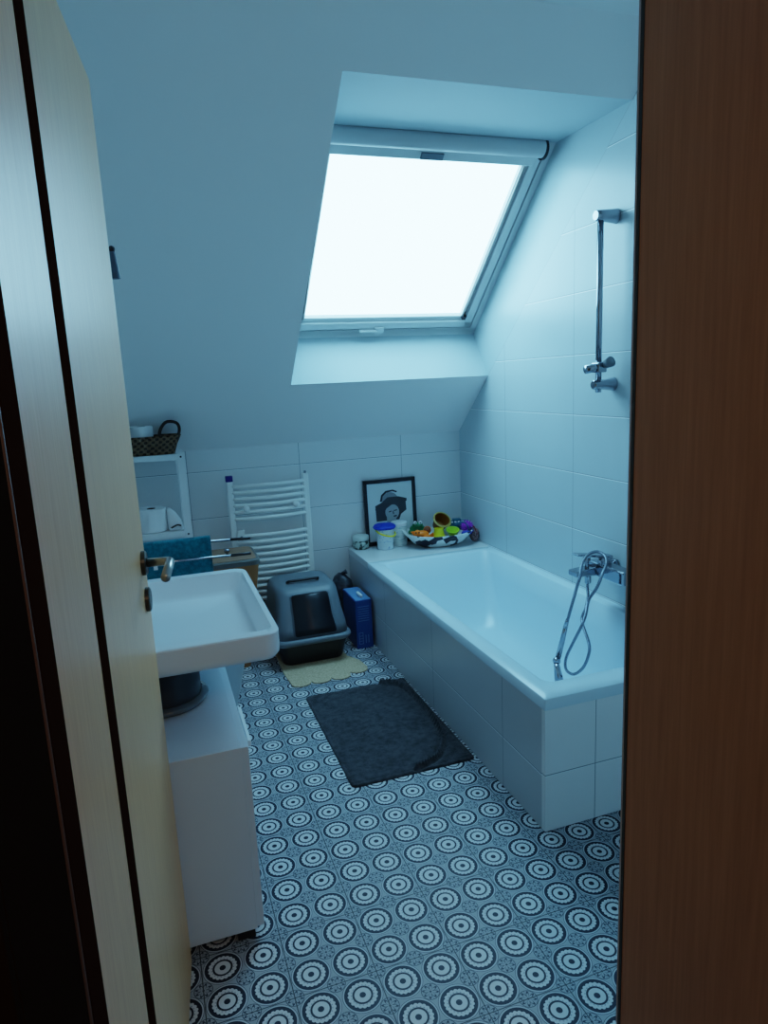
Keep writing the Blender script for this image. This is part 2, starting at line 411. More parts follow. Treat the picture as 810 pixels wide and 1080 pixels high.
obj('end_panel', B(Wt+.001, -.002, Lt+.001, Lt+.02, .001, .4075), M['tile_end'], bt)
M['tile_ledge'] = mat('tile_ledge', (.70, .73, .74), .28)
obj('ledge', B(Wt+.001, -.002, -.3735, -.002, .4075, Ht), M['tile_ledge'], bt, bev=.002)

# mixer tap with hand shower
mx = thing('bath_mixer', 'chrome single-lever bath mixer on the right wall above the bathtub', 'tap', (0, -1.47, .60))
obj('wall_flange', B(-.018, -.001, -1.665, -1.605, .575, .635), M['chrome'], mx, bev=.004)
obj('wall_flange', B(-.018, -.001, -1.50, -1.44, .575, .635), M['chrome'], mx, bev=.004)
bm = B(-.052, -.018, -1.655, -1.615, .585, .625)
obj('connector', bm, M['chrome'], mx, bev=.005)
obj('connector', B(-.052, -.018, -1.49, -1.45, .585, .625), M['chrome'], mx, bev=.005)
obj('body', B(-.105, -.045, -1.66, -1.432, .577, .634), M['chrome'], mx, bev=.008)
obj('spout', prism([(-.09, -1.50, .580), (-.09, -1.50, .618), (-.205, -1.50, .608), (-.205, -1.50, .586)], (0, .055, 0)), M['chrome'], mx, bev=.004)
obj('diverter', lathe((-.135, -1.472, .606), [(.009, 0), (.009, .034), (.015, .036), (.015, .05)]), M['chrome'], mx)
obj('cartridge', lathe((-.080, -1.515, .628), [(.028, 0), (.028, .022), (.022, .034)]), M['chrome'], mx)
obj('lever', prism([(-.055, -1.535, .652), (-.055, -1.535, .668), (-.200, -1.50, .682), (-.200, -1.50, .674)], (0, .040, 0)), M['chrome'], mx, bev=.003)
obj('hose_connector', lathe((-.120, -1.460, .540), [(.010, 0), (.013, .004), (.013, .030), (.010, .038)]), M['chrome'], mx)
hb = [(-.12, -1.458, .545), (-.12, -1.458, .515), (-.14, -1.490, .495), (-.16, -1.505, .455), (-.17, -1.494, .412), (-.18, -1.513, .387), (-.195, -1.576, .334), (-.2, -1.583, .29), (-.2, -1.547, .219),
      (-.2, -1.482, .163), (-.2, -1.427, .162), (-.2, -1.426, .213), (-.205, -1.48, .299), (-.205, -1.535, .387), (-.19, -1.545, .440), (-.17, -1.537, .498), (-.16, -1.575, .560), (-.145, -1.590, .621),
      (-.120, -1.580, .658), (-.115, -1.560, .682), (-.13, -1.530, .692), (-.17, -1.525, .682), (-.205, -1.538, .650), (-.22, -1.548, .605), (-.225, -1.535, .560), (-.24, -1.529, .498), (-.24, -1.488, .393)]
hs = thing('hand_shower', 'chrome hand shower on a metal hose hanging down into the bathtub', 'shower', (-.2, -1.5, .2))
def ridged(nt):
    X = coords(nt); return (X[2]*2600).sin(), .5, .001
M['hose'] = mat('metal_hose', (.24, .27, .32), .25, 1, bump=ridged)
obj('hose', tube(hb, .0062, 12, k=6), M['hose'], hs, True)
obj('hose_cone', tube([(-.24, -1.495, .415), (-.24, -1.480, .375)], .009, rads=[.007, .010]), M['chrome'], hs, True)
obj('shower_handle', tube([(-.24, -1.482, .38), (-.24, -1.455, .30), (-.242, -1.430, .225)], .010, 14, rads=[.009, .011, .012]), M['chrome'], hs, True)
ob = ball((-.25, -1.432, .212), .017); obj('swivel_joint', ob, M['chrome'], hs, True)
obj('shower_head', tube([(-.255, -1.435, .208), (-.262, -1.455, .19), (-.268, -1.475, .155), (-.268, -1.482, .135)], .02, 18, rads=[.010, .014, .018, .019]), M['chrome'], hs, True)

# shower rail
sr = thing('shower_rail', 'vertical chrome shower rail fixed high on the tiled right wall', 'shower rail', (0, -1.447, 1.32))
obj('rail', tube([(-.07, -1.443, 1.315), (-.07, -1.443, 1.985)], .012, 16), M['chrome'], sr, True)
o = obj('top_bracket', lathe((0, -1.445, 1.972), [(.028, -.001), (.027, -.006), (.023, -.045), (.019, -.092), (.017, -.095)], ax='x'), M['chrome'], sr, True); autosmooth(o)
o = obj('bottom_bracket', lathe((0, -1.445, 1.345), [(.028, -.001), (.027, -.006), (.021, -.045), (.018, -.094), (.015, -.097)], ax='x'), M['chrome'], sr, True); autosmooth(o)
sl = obj('slider', tube([(-.132, -1.446, 1.405), (-.045, -1.446, 1.416)], .0165, 18), M['chrome'], sr, True)
obj('slider_clamp', B(-.090, -.05, -1.470, -1.420, 1.392, 1.432), M['chrome'], sr, bev=.005)
obj('shower_holder', tube([(-.055, -1.460, 1.42), (-.050, -1.495, 1.432)], .016, 16, rads=[.015, .021]), M['slate'], sr, True)

# ------------------------------------------------------------------ basin, cabinet
bs = thing('washbasin', 'white rectangular wall-mounted ceramic washbasin with rounded corners', 'basin', (-1.76, -1.78, .715))
x0, x1, y0, y1 = XL+.002, -1.502, -2.118, -1.436
R = [rr(x0, x1-.03, y0+.03, y1-.03, .02, .714), rr(x0, x1-.010, y0+.010, y1-.010, .035, .720), rr(x0, x1-.002, y0+.002, y1-.002, .04, .732), rr(x0, x1, y0, y1, .045, .745),
     rr(x0, x1, y0, y1, .045, .787), rr(x0, x1-.003, y0+.003, y1-.003, .043, .790),
     rr(x0+.10, x1-.016, y0+.035, y1-.04, .028, .790), rr(x0+.103, x1-.020, y0+.039, y1-.044, .026, .786),
     rr(x0+.11, x1-.035, y0+.050, y1-.085, .03, .745), rr(x0+.12, x1-.045, y0+.060, y1-.10, .035, .735), rr(x0+.125, x1-.06, y0+.075, y1-.12, .03, .732), rr(x0+.2, x1-.2, y0+.25, y1-.28, .02, .729)]
o = obj('basin_body', loft(R), M['ceramic'], bs, True); autosmooth(o, 40)
obj('drain', lathe((-1.87, -1.78, .7312), [(.028, 0), (.028, .004), (.02, .006)]), M['chrome'], bs)
ft = thing('basin_faucet', 'chrome basin mixer tap at the wall side of the washbasin', 'tap', (-1.965, -1.78, .79))
obj('tap_body', lathe((-1.965, -1.78, .7905), [(.025, 0), (.023, .004), (.022, .11), (.018, .12)]), M['chrome'], ft, True)
obj('tap_spout', tube([(-1.965, -1.78, .87), (-1.90, -1.78, .875), (-1.855, -1.78, .86)], .011), M['chrome'], ft, True)
obj('tap_lever', tube([(-1.965, -1.78, .912), (-1.92, -1.78, .935)], .007), M['chrome'], ft, True)

cb = thing('base_cabinet', 'white low bathroom cabinet standing under the washbasin', 'cabinet', (-1.81, -1.9, 0))
obj('carcass', B(XL+.004, -1.634, -2.190, -1.62, .03, .54), M['laminate'], cb, bev=.0015)
d = obj('cabinet_door', B(-1.634, -1.616, -2.188, -1.622, .034, .538), M['laminate'], cb, bev=.0015)
obj('handle', B(-1.606, -1.597, -2.075, -1.87, .475, .492), M['white_paint'], d, bev=.002)
obj('handle_mount', B(-1.616, -1.606, -2.06, -2.05, .478, .488), M['white_paint'], d)
obj('handle_mount', B(-1.616, -1.606, -1.90, -1.89, .478, .488), M['white_paint'], d)
for xx in (-1.66, -1.99):
    for yy in (-2.165, -1.65): obj('leg', B(xx-.025, xx+.02, yy-.015, yy+.02, 0.0005, .03), M['black'], cb)
pt = thing('round_container', 'dark grey round container on top of the cabinet under the washbasin', 'container', (-1.80, -1.845, .541))
obj('pot_body', lathe((-1.80, -1.850, .541), [(.098, .022), (.100, .028), (.098, .13), (.092, .138), (.088, .132), (.088, .03)], 40), M['anthracite'], pt, True)
obj('saucer', lathe((-1.80, -1.850, .541), [(.098, 0), (.112, .003), (.120, .016), (.116, .019), (.100, .022)], 40), M['saucer'], pt, True)
wb = thing('waste_bin', 'pale grey tapered waste bin standing on the floor behind the cabinet', 'bin', (-1.62, -.90, 0))
o = obj('bin_body', loft([rr(-1.73, -1.545, -.99, -.80, .03, .001), rr(-1.76, -1.475, -1.03, -.76, .04, .30), rr(-1.755, -1.480, -1.025, -.765, .04, .30), rr(-1.725, -1.55, -.985, -.805, .03, .01)]), M['bin'], wb, True); autosmooth(o, 60)
o = obj('rim', loft([rr(-1.765, -1.470, -1.035, -.755, .045, .294), rr(-1.765, -1.470, -1.035, -.755, .045, .304), rr(-1.757, -1.478, -1.027, -.763, .04, .305), rr(-1.757, -1.478, -1.027, -.763, .04, .294)], cap0=False, cap1=False), M['bin'], wb)

# wall lamp
wl = thing('wall_lamp', 'small blue-grey wall lamp showing past the door edge', 'lamp', (XL, -1.78, 1.76))
obj('wall_plate', lathe((XL, -1.78, 1.77), [(.03, .001), (.03, .012), (.01, .015)], ax='x'), M['black'], wl)
obj('arm', tube([(XL+.01, -1.78, 1.77), (-1.815, -1.78, 1.765)], .006), M['black'], wl, True)
obj('joint', ball((-1.806, -1.80, 1.762), .0085), M['black'], wl, True)
o = obj('lamp_shade', tube([(-1.806, -1.80, 1.756), (-1.804, -1.80, 1.690)], .01, 20, rads=[.0075, .0125]), mat('shade_grey', (.10, .14, .18), .5), wl, True); autosmooth(o)

# towel rail with towel
tr = thing('towel_rail', 'chrome double-arm towel rail on the left wall behind the washbasin', 'towel rail', (XL, -1.26, .86))
obj('mount', B(XL+.001, XL+.03, -1.34, -1.22, .80, .90), M['chrome'], tr, bev=.004)
obj('rail_arm', tube([(XL+.02, -1.24, .862), (-1.453, -1.24, .847)], .0042), M['chrome'], tr, True)
obj('rail_arm', tube([(XL+.02, -1.30, .812), (-1.463, -1.30, .803)], .0042), M['chrome'], tr, True)
obj('arm_tip', tube([(-1.52, -1.24, .849), (-1.45, -1.24, .847)], .0052), M['black'], tr, True)
obj('arm_tip', tube([(-1.53, -1.30, .804), (-1.460, -1.30, .803)], .0052), M['black'], tr, True)
def towel(xa, xb, y, ztop, f, bk, th=.008):
    rings = []; prof = []
    for t in range(10): prof.append((y-.012-.004*math.sin(t), ztop-f+f*t/9))
    for a in (150, 110, 70, 30): prof.append((y+.014*math.cos(math.radians(a)), ztop+.010*math.sin(math.radians(a))))
    for t in range(8): prof.append((y+.014, ztop-bk*t/7))
    full = prof+[(yy+(.004 if i < 12 else -.004), zz-(.0 if i < 10 else .004)) for i, (yy, zz) in list(enumerate(prof))[::-1]]
    n = 24
    for k in range(n+1):
        x = xa+(xb-xa)*k/n; w = math.sin(k*.9)*.0035
        rings.append([(x, yy+w*(1 if i < 10 or i > len(full)-10 else .2), zz) for i, (yy, zz) in enumerate(full)])
    return loft(rings)
tw = thing('hand_towel', 'turquoise terry hand towel hung over the rail behind the washbasin', 'towel', (-1.7, -1.24, .7))
obj('cloth', towel(-1.93, -1.594, -1.24, .864, .22, .20), M['towel'], tw, True)
obj('towel_tag', B(-1.800, -1.786, -1.264, -1.262, .775, .79), M['white'], tw)

# ------------------------------------------------------------------ shelf unit and what stands on it
sh = thing('shelf_unit', 'narrow white open shelf unit in the far left corner', 'shelf', (-1.80, -.13, 0))
SX0, SX1, SY0, SY1 = -2.005, -1.614, -.305, -.105
for xx in (SX0, SX1-.036):
    for yy in (SY0, SY1-.020): obj('post', B(xx, xx+.036, yy, yy+.020, .001, 1.098), M['white_paint'], sh, bev=.001)
for zz in (.25, .712, 1.0945):
    q = obj('shelf_board', B(SX0+.036, SX1-.036, SY0+.001, SY1-.001, zz-.028, zz), M['white_paint'], sh, bev=.001)
for zz in (1.080, .696): obj('screw', lathe((SX1-.018, SY0-.0008, zz), [(.005, 0), (.005, .001)], ax='y', n=12), M['black'], sh)
bk = thing('seagrass_basket', 'brown woven seagrass basket with dark handle on the top shelf', 'basket', (-1.78, -.2, 1.0955))
R = [rr(-1.945, -1.655, -.290, -.160, .03, 1.0958), rr(-1.965, -1.640, -.300, -.152, .035, 1.14), rr(-1.985, -1.618, -.308, -.146, .04, 1.185), rr(-1.975, -1.628, -.298, -.152, .035, 1.186), rr(-1.945, -1.66, -.285, -.165, .03, 1.105)]
o = obj('basket_body', loft(R), M['wicker'], bk, True)
obj('handle', tube([(-1.725, -.292, 1.165), (-1.712, -.285, 1.215), (-1.685, -.280, 1.248), (-1.650, -.280, 1.250), (-1.628, -.280, 1.235), (-1.625, -.285, 1.205), (-1.640, -.292, 1.165)], .0075, 10, k=5), M['dark_wicker'], bk, True)
def roll(name, label, c, R_=.055, L_=.1, ax='z', group=None):
    t = thing(name, label, 'toilet roll', c, group)
    h = L_
    prof = [(.022, .002), (R_-.004, 0), (R_, .004), (R_, h-.004), (R_-.004, h), (.022, h-.002), (.020, h-.03), (.020, .002)]
    o = obj('paper_roll', lathe(c, prof, 32, ax=ax, cap=False), M['paper'], t, True); autosmooth(o)
    obj('cardboard_core', lathe(c, [(.0205, .0005), (.0205, h-.0015), (.019, h-.0015), (.019, .0005)], 24, ax=ax, cap=False), M['card'], t)
    return t
roll('toilet_roll', 'white toilet roll lying in the woven basket on the top shelf', (-1.800, -.225, 1.107), .054, .128)
roll('toilet_roll', 'white toilet roll standing on the second shelf of the shelf unit', (-1.795, -.215, .7128), .070, .115)
pk = thing('tissue_packet', 'crumpled white tissue packet beside the toilet roll on the shelf', 'packet', (-1.69, -.2, .712))
o = obj('packet_body', loft([rr(-1.720, -1.652, -.26, -.14, .01, .7127), rr(-1.722, -1.655, -.265, -.135, .02, .745), rr(-1.722, -1.680, -.255, -.15, .02, .79), rr(-1.722, -1.705, -.24, -.17, .01, .815)]), M['paper'], pk, True)
obj('packet_seam', tube([(-1.71, -.268, .727), (-1.68, -.269, .740), (-1.662, -.267, .734)], .004, k=3), M['card'], pk)

# ------------------------------------------------------------------ hamper
hp = thing('laundry_hamper', 'brown woven laundry hamper with flat lid in front of the radiator', 'hamper', (-1.49, -.34, 0))
hx0, hx1, hy0, hy1 = -1.605, -1.325, -.535, -.235
o = obj('woven_body', loft([rr(hx0+.05, hx1-.07, hy0+.10, hy1-.02, .03, .001), rr(hx0, hx1, hy0, hy1, .035, .56)]), M['hamper'], hp, True); autosmooth(o, 50)
o = obj('lid', loft([rr(hx0-.004, hx1+.004, hy0-.004, hy1+.004, .038, .556), rr(hx0-.004, hx1+.004, hy0-.004, hy1+.004, .038, .578), rr(hx0+.002, hx1-.002, hy0+.002, hy1-.002, .034, .583)]), M['hamper_edge'], hp, True); autosmooth(o)
obj('lid_panel', loft([rr(hx0+.012, hx1-.012, hy0+.012, hy1-.012, .03, .583), rr(hx0+.012, hx1-.012, hy0+.012, hy1-.012, .03, .586)]), M['hamper_lid'], hp)
obj('knob', lathe((-1.462, -.385, .586), [(.006, 0), (.006, .008), (.013, .014), (.015, .022), (.010, .030), (.003, .032)]), M['chrome'], hp, True)

# ------------------------------------------------------------------ radiator
rd = thing('towel_radiator', 'white ladder towel radiator with curved bars on the back wall', 'radiator', (-1.18, -.07, .2))
RX0, RX1, RY = -1.389, -.977, -.075
for k, xx in enumerate((RX0, RX1)):
    obj('post', B(xx-.017, xx+.017, RY-.014, RY+.014, .20, .918), M['rad'], rd, bev=.008)
obj('end_cap', B(RX0-.0185, RX0+.0185, RY-.016, RY+.016, .905, .937), M['blue_cap'], rd, bev=.003)
obj('bleed_valve', lathe((RX1, RY, .917), [(.007, 0), (.007, .012), (.004, .014)]), M['chrome'], rd)
for zz in (.878, .843, .808, .772, .736, .699, .604, .568, .533, .497, .461, .426, .391, .355, .320, .285, .248):
    obj('heating_bar', tube([(RX0+.01, RY-.004, zz), (RX0+.10, RY-.026, zz), ((RX0+RX1)/2, RY-.036, zz), (RX1-.10, RY-.026, zz), (RX1-.01, RY-.004, zz)], .0105, 12, k=5), M['rad'], rd, True)
for xx in (-1.315, -1.045):
    o = obj('wall_fixing', lathe((xx, RY-.034, .757), [(.010, .06), (.010, 0), (.017, -.002), (.017, -.014), (.012, -.018)], ax='y', n=20), M['rad'], rd, True)
    o = obj('wall_fixing', lathe((xx, RY-.034, .34), [(.010, .06), (.010, 0), (.017, -.002), (.017, -.014), (.012, -.018)], ax='y', n=20), M['rad'], rd, True)
bk2 = obj('hanging_bracket', B(-1.372, -1.335, RY-.032, RY-.016, .585, .640), M['rad'], rd, bev=.003)
obj('bracket_pin', lathe((-1.353, RY-.033, .60), [(.010, -.006), (.010, 0)], ax='y', n=16), M['chrome'], bk2)

# ------------------------------------------------------------------ litter box
lb = thing('litter_box', 'grey hooded cat litter box with black flap and black tray', 'litter box', (-1.085, -.36, 0))
LX = -1.088
def lring(hw, yf, yb_, z, r): return rr(LX-hw, LX+hw, yf, yb_, r, z, 6)
o = obj('tray', loft([lring(.150, -.525, -.175, .001, .04), lring(.158, -.532, -.165, .012, .045), lring(.182, -.552, -.14, .115, .05), lring(.182, -.552, -.14, .128, .05)]), M['black'], lb, True); autosmooth(o, 50)
o = obj('rim', loft([lring(.180, -.550, -.142, .112, .05), lring(.196, -.572, -.130, .114, .06), lring(.200, -.578, -.127, .126, .06), lring(.198, -.575, -.130, .138, .06), lring(.186, -.562, -.138, .143, .055)]), M['slate'], lb, True); autosmooth(o, 70)
hood = [(.185, -.560, -.140, .140, .055), (.182, -.548, -.142, .19, .055), (.172, -.518, -.144, .25, .06), (.166, -.490, -.147, .31, .06), (.163, -.470, -.150, .345, .06), (.155, -.448, -.157, .367, .055), (.140, -.418, -.17, .378, .05), (.11, -.37, -.19, .381, .05)]
o = obj('hood', loft([lring(*h_) for h_ in hood]), M['slate'], lb, True)
def fy(z):   # front face of the hood at height z
    hs_ = [(h_[3], h_[1]) for h_ in hood]
    for (a, ya), (b, yb_) in zip(hs_, hs_[1:]):
        if a <= z <= b: return ya+(yb_-ya)*(z-a)/(b-a)
    return hs_[-1][1]
def fl(pts, off):
    return [(x, fy(z)-off, z) for x, z in pts]
def quadstrip(halfs, off0, off1, bm=None):
    bm = bm or bmesh.new(); rings = []
    for z, l, r in halfs:
        yy = fy(z); rings.append([(l, yy-off0, z), (l, yy-off1, z), (r, yy-off1, z), (r, yy-off0, z)])
    return loft(rings, bm)
F = [(.158, LX-.088, LX+.110), (.165, LX-.094, LX+.116), (.19, LX-.094, LX+.113), (.22, LX-.092, LX+.108), (.25, LX-.090, LX+.104), (.28, LX-.090, LX+.104), (.31, LX-.089, LX+.103), (.338, LX-.088, LX+.101), (.347, LX-.082, LX+.095)]
obj('flap', quadstrip(F, -.004, .006), M['smoke'], lb, True)
fo = quadstrip([(z, l-.010, r+.010) for z, l, r in F], -.006, .003)
obj('flap_surround', fo, M['slate'], lb, True)
hd = obj('carry_handle', tube([(LX-.080, -.345, .383), (LX-.078, -.372, .393), (LX-.066, -.378, .396), (LX+.066, -.378, .396), (LX+.078, -.372, .393), (LX+.080, -.345, .383)], .0075, 10, k=3), M['black'], lb, True)
obj('handle_recess', loft([rr(LX-.085, LX+.085, -.372, -.330, .012, .3805), rr(LX-.085, LX+.085, -.372, -.330, .012, .3822)]), M['slate'], lb)

# scalloped mat under the litter box
pts = [(-1.262, -.62)]
for i in range(4):
    xa = -1.255+i*.098; 
    for k in range(1, 9):
        a = PI*k/8; pts.append((xa+.049-.049*math.cos(a), -.742-.02*i*.0-.040*math.sin(a)+(.012*i if i > 2 else 0)))
pts += [(-.860, -.69), (-.872, -.60), (-.915, -.52), (-.925, -.17), (-1.25, -.17), (-1.262, -.50)]
bm = prism([(x, y, .0008) for x, y in pts], (0, 0, .006))
lb.location.z += .0068
tag(obj('scalloped_mat', bm, M['mat_beige'], bev=.002), 'beige mat with scalloped front edge under the litter box', 'mat')

# blue carton
bx = thing('blue_carton', 'tall blue cardboard carton on the floor beside the bathtub panel', 'carton', (-.795, -.33, 0))
obj('carton_body', B(-.838, -.748, -.455, -.215, .001, .268), M['cobalt'], bx, bev=.003)
bm = bmesh.new()
for k in range(7): box(bm, -.825, -.765, -.4562, -.4548, .232-.013*k, .2345-.013*k)
obj('carton_print', bm, M['cobalt_light'], bx)
bm = bmesh.new()
for (a, b_, c_, d_) in ((-.826, -.802, .088, .091), (-.826, -.802, .026, .029), (-.826, -.823, .028, .09), (-.805, -.802, .028, .09), (-.822, -.806, .070, .073), (-.822, -.806, .055, .058), (-.822, -.806, .042, .045), (-.79, -.786, .03, .075), (-.775, -.771, .03, .075)):
    box(bm, a, b_, -.4562, -.4548, c_, d_)
obj('carton_label', bm, M['cobalt_light'], bx)
o = obj('top_flap', B(-.834, -.752, -.452, -.22, .2685, .271), M['cobalt_light'], bx)
obj('white_clip', B(-.800, -.785, -.425, -.35, .272, .288), M['white'], bx, bev=.004)
bg = bmesh.new(); bmesh.ops.create_icosphere(bg, subdivisions=3, radius=1, matrix=Matrix.Translation((-.815, -.115, .18)) @ Matrix.Diagonal((.07, .075, .15, 1)))
for v in bg.verts:
    if v.co.z < .03: v.co.z = .001+(v.co.z-.03)*.0
    v.co += Vector((random.uniform(-.008, .008), random.uniform(-.008, .008), random.uniform(0, .008) if v.co.z > .02 else 0))
bagm = mat('dark_bag', rough=.4, fn=mottled((.01, .012, .02), (.06, .07, .09), 40))
pb = thing('plastic_bag', 'dark crumpled plastic bag behind the blue carton', 'bag', (-.815, -.115, 0))
obj('bag_body', bg, bagm, pb, True)
obj('bag_knot', tube([(-.82, -.12, .31), (-.81, -.13, .335), (-.79, -.14, .345)], .012, 8, rads=[.016, .008, .014]), bagm, pb, True)

# dark bath mat
def mat_mesh():
    bm = bmesh.new(); nx, ny = 96, 150
    x0, x1, y0, y1 = -1.222, -.742, -1.655, -.90
    arc = [(-.862, -.905), (-.80, -.95), (-.772, -1.02), (-.764, -1.16), (-.766, -1.29), (-.798, -1.477), (-.87, -1.59), (-.97, -1.634)]
    fine = smoothpath([(a, b, 0) for a, b in arc], 8)
    g = []
    for j in range(ny+1):
        row = []
        for i in range(nx+1):
            u = i/nx; v = j/ny; x = x0+(x1-x0)*u; y = y0+(y1-y0)*v
            # rounded corners
            dx = max(abs(u-.5)*(x1-x0)-(x1-x0)/2+.02, 0); dy = max(abs(v-.5)*(y1-y0)-(y1-y0)/2+.02, 0)
            e = min(u, 1-u)*(x1-x0); e2 = min(v, 1-v)*(y1-y0); ed = min(e, e2)
            if dx and dy:
                L = math.hypot(dx, dy)
                if L > .02: x -= math.copysign(dx-dx/L*.02, u-.5); y -= math.copysign(dy-dy/L*.02, v-.5)
            z = .010*min(1, (ed+.002)/.008)
            if .008 < ed < .016: z -= .002
            dmin = min(math.hypot(x-q.x, y-q.y) for q in fine)
            z += .025*math.exp(-(dmin/.006)**2)-.006*math.exp(-((dmin-.016)/.005)**2)
            z += .0015*math.sin(x*31+y*7)*math.sin(y*19)+random.uniform(0, .0012)
            row.append(bm.verts.new((x, y, max(z, .002))))
        g.append(row)
    for j in range(ny):
        for i in range(nx): bm.faces.new((g[j][i], g[j][i+1], g[j+1][i+1], g[j+1][i]))
    ed_ = [e for e in bm.edges if e.is_boundary]
    r = bmesh.ops.extrude_edge_only(bm, edges=ed_)
    for v in r['geom']:
        if isinstance(v, bmesh.types.BMVert): v.co.z = .0008
    return bm
tag(obj('bath_mat', mat_mesh(), M['mat_dark'], smooth=True), 'dark grey rectangular bath mat with a curved crease lying beside the bathtub', 'bath mat')

# ------------------------------------------------------------------ things on the ledge
ZL = Ht+.0008
jr = thing('cosmetic_jar', 'small squat green-and-white jar at the left end of the bathtub ledge', 'jar', (-.672, -.045, ZL))
o = obj('jar_body', lathe((-.672, -.045, ZL), [(.026, 0), (.031, .004), (.033, .015), (.032, .034), (.029, .037)]), M['jar_label'], jr, True)
o = obj('jar_lid', lathe((-.672, -.045, ZL), [(.033, .036), (.034, .038), (.034, .050), (.032, .053)]), M['pale'], jr, True); autosmooth(o)
bu = thing('toy_bucket', 'small white bucket with yellow handle and blue cloth inside', 'bucket', (-.566, -.10, ZL))
c = (-.566, -.105, ZL)
o = obj('bucket_body', lathe(c, [(.033, 0), (.035, .003), (.042, .085), (.044, .087), (.044, .090), (.040, .090), (.034, .006)], 32), M['dotty'], bu, True); autosmooth(o, 50)
obj('handle', tube([(-.608, -.108, ZL+.088), (-.603, -.138, ZL+.078), (-.575, -.152, ZL+.067), (-.545, -.150, ZL+.062), (-.527, -.132, ZL+.066), (-.523, -.108, ZL+.072)], .0035, 10, k=5), M['yellow'], bu, True)
bm = bmesh.new(); bmesh.ops.create_icosphere(bm, subdivisions=3, radius=1, matrix=Matrix.Translation((-.568, -.105, ZL+.098)) @ Matrix.Diagonal((.052, .048, .017, 1)))
for v in bm.verts: v.co += Vector((1, 1, 0))*random.uniform(-.002, .002)+Vector((0, 0, random.uniform(-.003, .003)))
cl = tag(obj('wash_cloth', bm, M['blue'], smooth=True), 'bright blue cloth bunched on top of the small white bucket', 'cloth')
ca = thing('canister', 'round off-white canister with printed bands between bucket and toy dish', 'canister', (-.452, -.07, ZL))
o = obj('can_body', lathe((-.452, -.075, ZL), [(.038, 0), (.039, .002), (.039, .040), (.037, .042), (.037, .052), (.039, .054), (.039, .098)], 32), M['canister'], ca, True); autosmooth(o)
o = obj('can_lid', lathe((-.452, -.075, ZL), [(.040, .098), (.041, .1), (.041, .114), (.038, .117)], 32), M['white'], ca, True); autosmooth(o)

# framed picture leaning on the wall
pf = thing('framed_picture', 'black-framed monochrome portrait of a person in a wide hat, leaning on the back wall', 'picture', (-.466, -.03, ZL))
Pw, Ph = .322, .385; lean = math.radians(2.5); px0 = -.630
def PF(a, b, d): return Vector((px0+a, -.030+b*math.sin(lean)-d*math.cos(lean), ZL+b*math.cos(lean)-d*math.sin(lean)+.002))
def pbox(a0, a1, b0, b1, d0, d1, bm=None):
    bm = bm or bmesh.new(); v = [bm.verts.new(PF(a, b, d)) for d in (d0, d1) for a, b in ((a0, b0), (a1, b0), (a1, b1), (a0, b1))]
    for f in ((0, 3, 2, 1), (4, 5, 6, 7), (0, 1, 5, 4), (1, 2, 6, 5), (2, 3, 7, 6), (3, 0, 4, 7)): bm.faces.new([v[i] for i in f])
    return bm
def ppoly(pts, d, bm=None):
    bm = bm or bmesh.new(); return loft([[PF(a*Pw, b*Ph, d-.0008) for a, b in pts], [PF(a*Pw, b*Ph, d) for a, b in pts]], bm)
fw = .021
bm = pbox(0, Pw, 0, fw, 0, .014); pbox(0, Pw, Ph-fw, Ph, 0, .014, bm); pbox(0, fw, 0, Ph, 0, .014, bm); pbox(Pw-fw, Pw, 0, Ph, 0, .014, bm)
obj('frame', bm, M['black_frame'], pf, bev=.0015)
pr = obj('print', pbox(fw-.002, Pw-fw+.002, fw-.002, Ph-fw+.002, .001, .005), M['print_'], pf)
def ell(cx, cy, rx, ry, n=20, a0=0, a1=360): return [(cx+rx*math.cos(math.radians(a0+(a1-a0)*k/n)), cy+ry*math.sin(math.radians(a0+(a1-a0)*k/n))) for k in range(n+(a1-a0 < 360))]
M['charcoal'] = mat('charcoal_shade', (.045, .05, .055), .6)
obj('drawn_hair', ppoly([(.22, .36), (.21, .60), (.50, .70), (.80, .66), (.81, .50), (.70, .44), (.66, .36)], .0060), M['charcoal'], pr)
obj('drawn_face', ppoly(ell(.53, .485, .135, .12), .0072), M['skin'], pr)
obj('drawn_neck', ppoly([(.42, .30), (.60, .30), (.60, .42), (.42, .42)], .0066), M['skin'], pr)
obj('drawn_crown', ppoly(ell(.49, .66, .17, .135, 16, 0, 180), .0082), M['grey'], pr)
bm = ppoly(ell(.49, .70, .185, .15, 16, 20, 170)+ell(.49, .70, .135, .11, 16, 170, 20)[::1], .0088) if False else ppoly([(.30, .66), (.33, .76), (.42, .82), (.56, .83), (.64, .80), (.63, .78), (.55, .805), (.43, .79), (.36, .74), (.34, .66)], .0090)
obj('drawn_hat_band', bm, M['ink'], pr)
obj('drawn_brim', ppoly([(.20, .54), (.22, .585), (.32, .64), (.45, .72), (.66, .72), (.82, .68), (.82, .64), (.70, .60), (.60, .60), (.52, .60), (.42, .55), (.38, .50), (.30, .52)], .0095), M['charcoal'], pr)
bm = ppoly([(.56, .515), (.62, .52), (.62, .505), (.56, .50)], .0100); ppoly([(.46, .50), (.51, .51), (.51, .495), (.46, .485)], .0100, bm); ppoly([(.55, .43), (.61, .435), (.61, .415), (.55, .41)], .0100, bm); ppoly([(.535, .50), (.55, .50), (.56, .455), (.54, .455)], .0100, bm)
obj('drawn_features', bm, M['ink'], pr)
gl = bpy.data.materials.new('x'); bpy.data.materials.remove(gl)

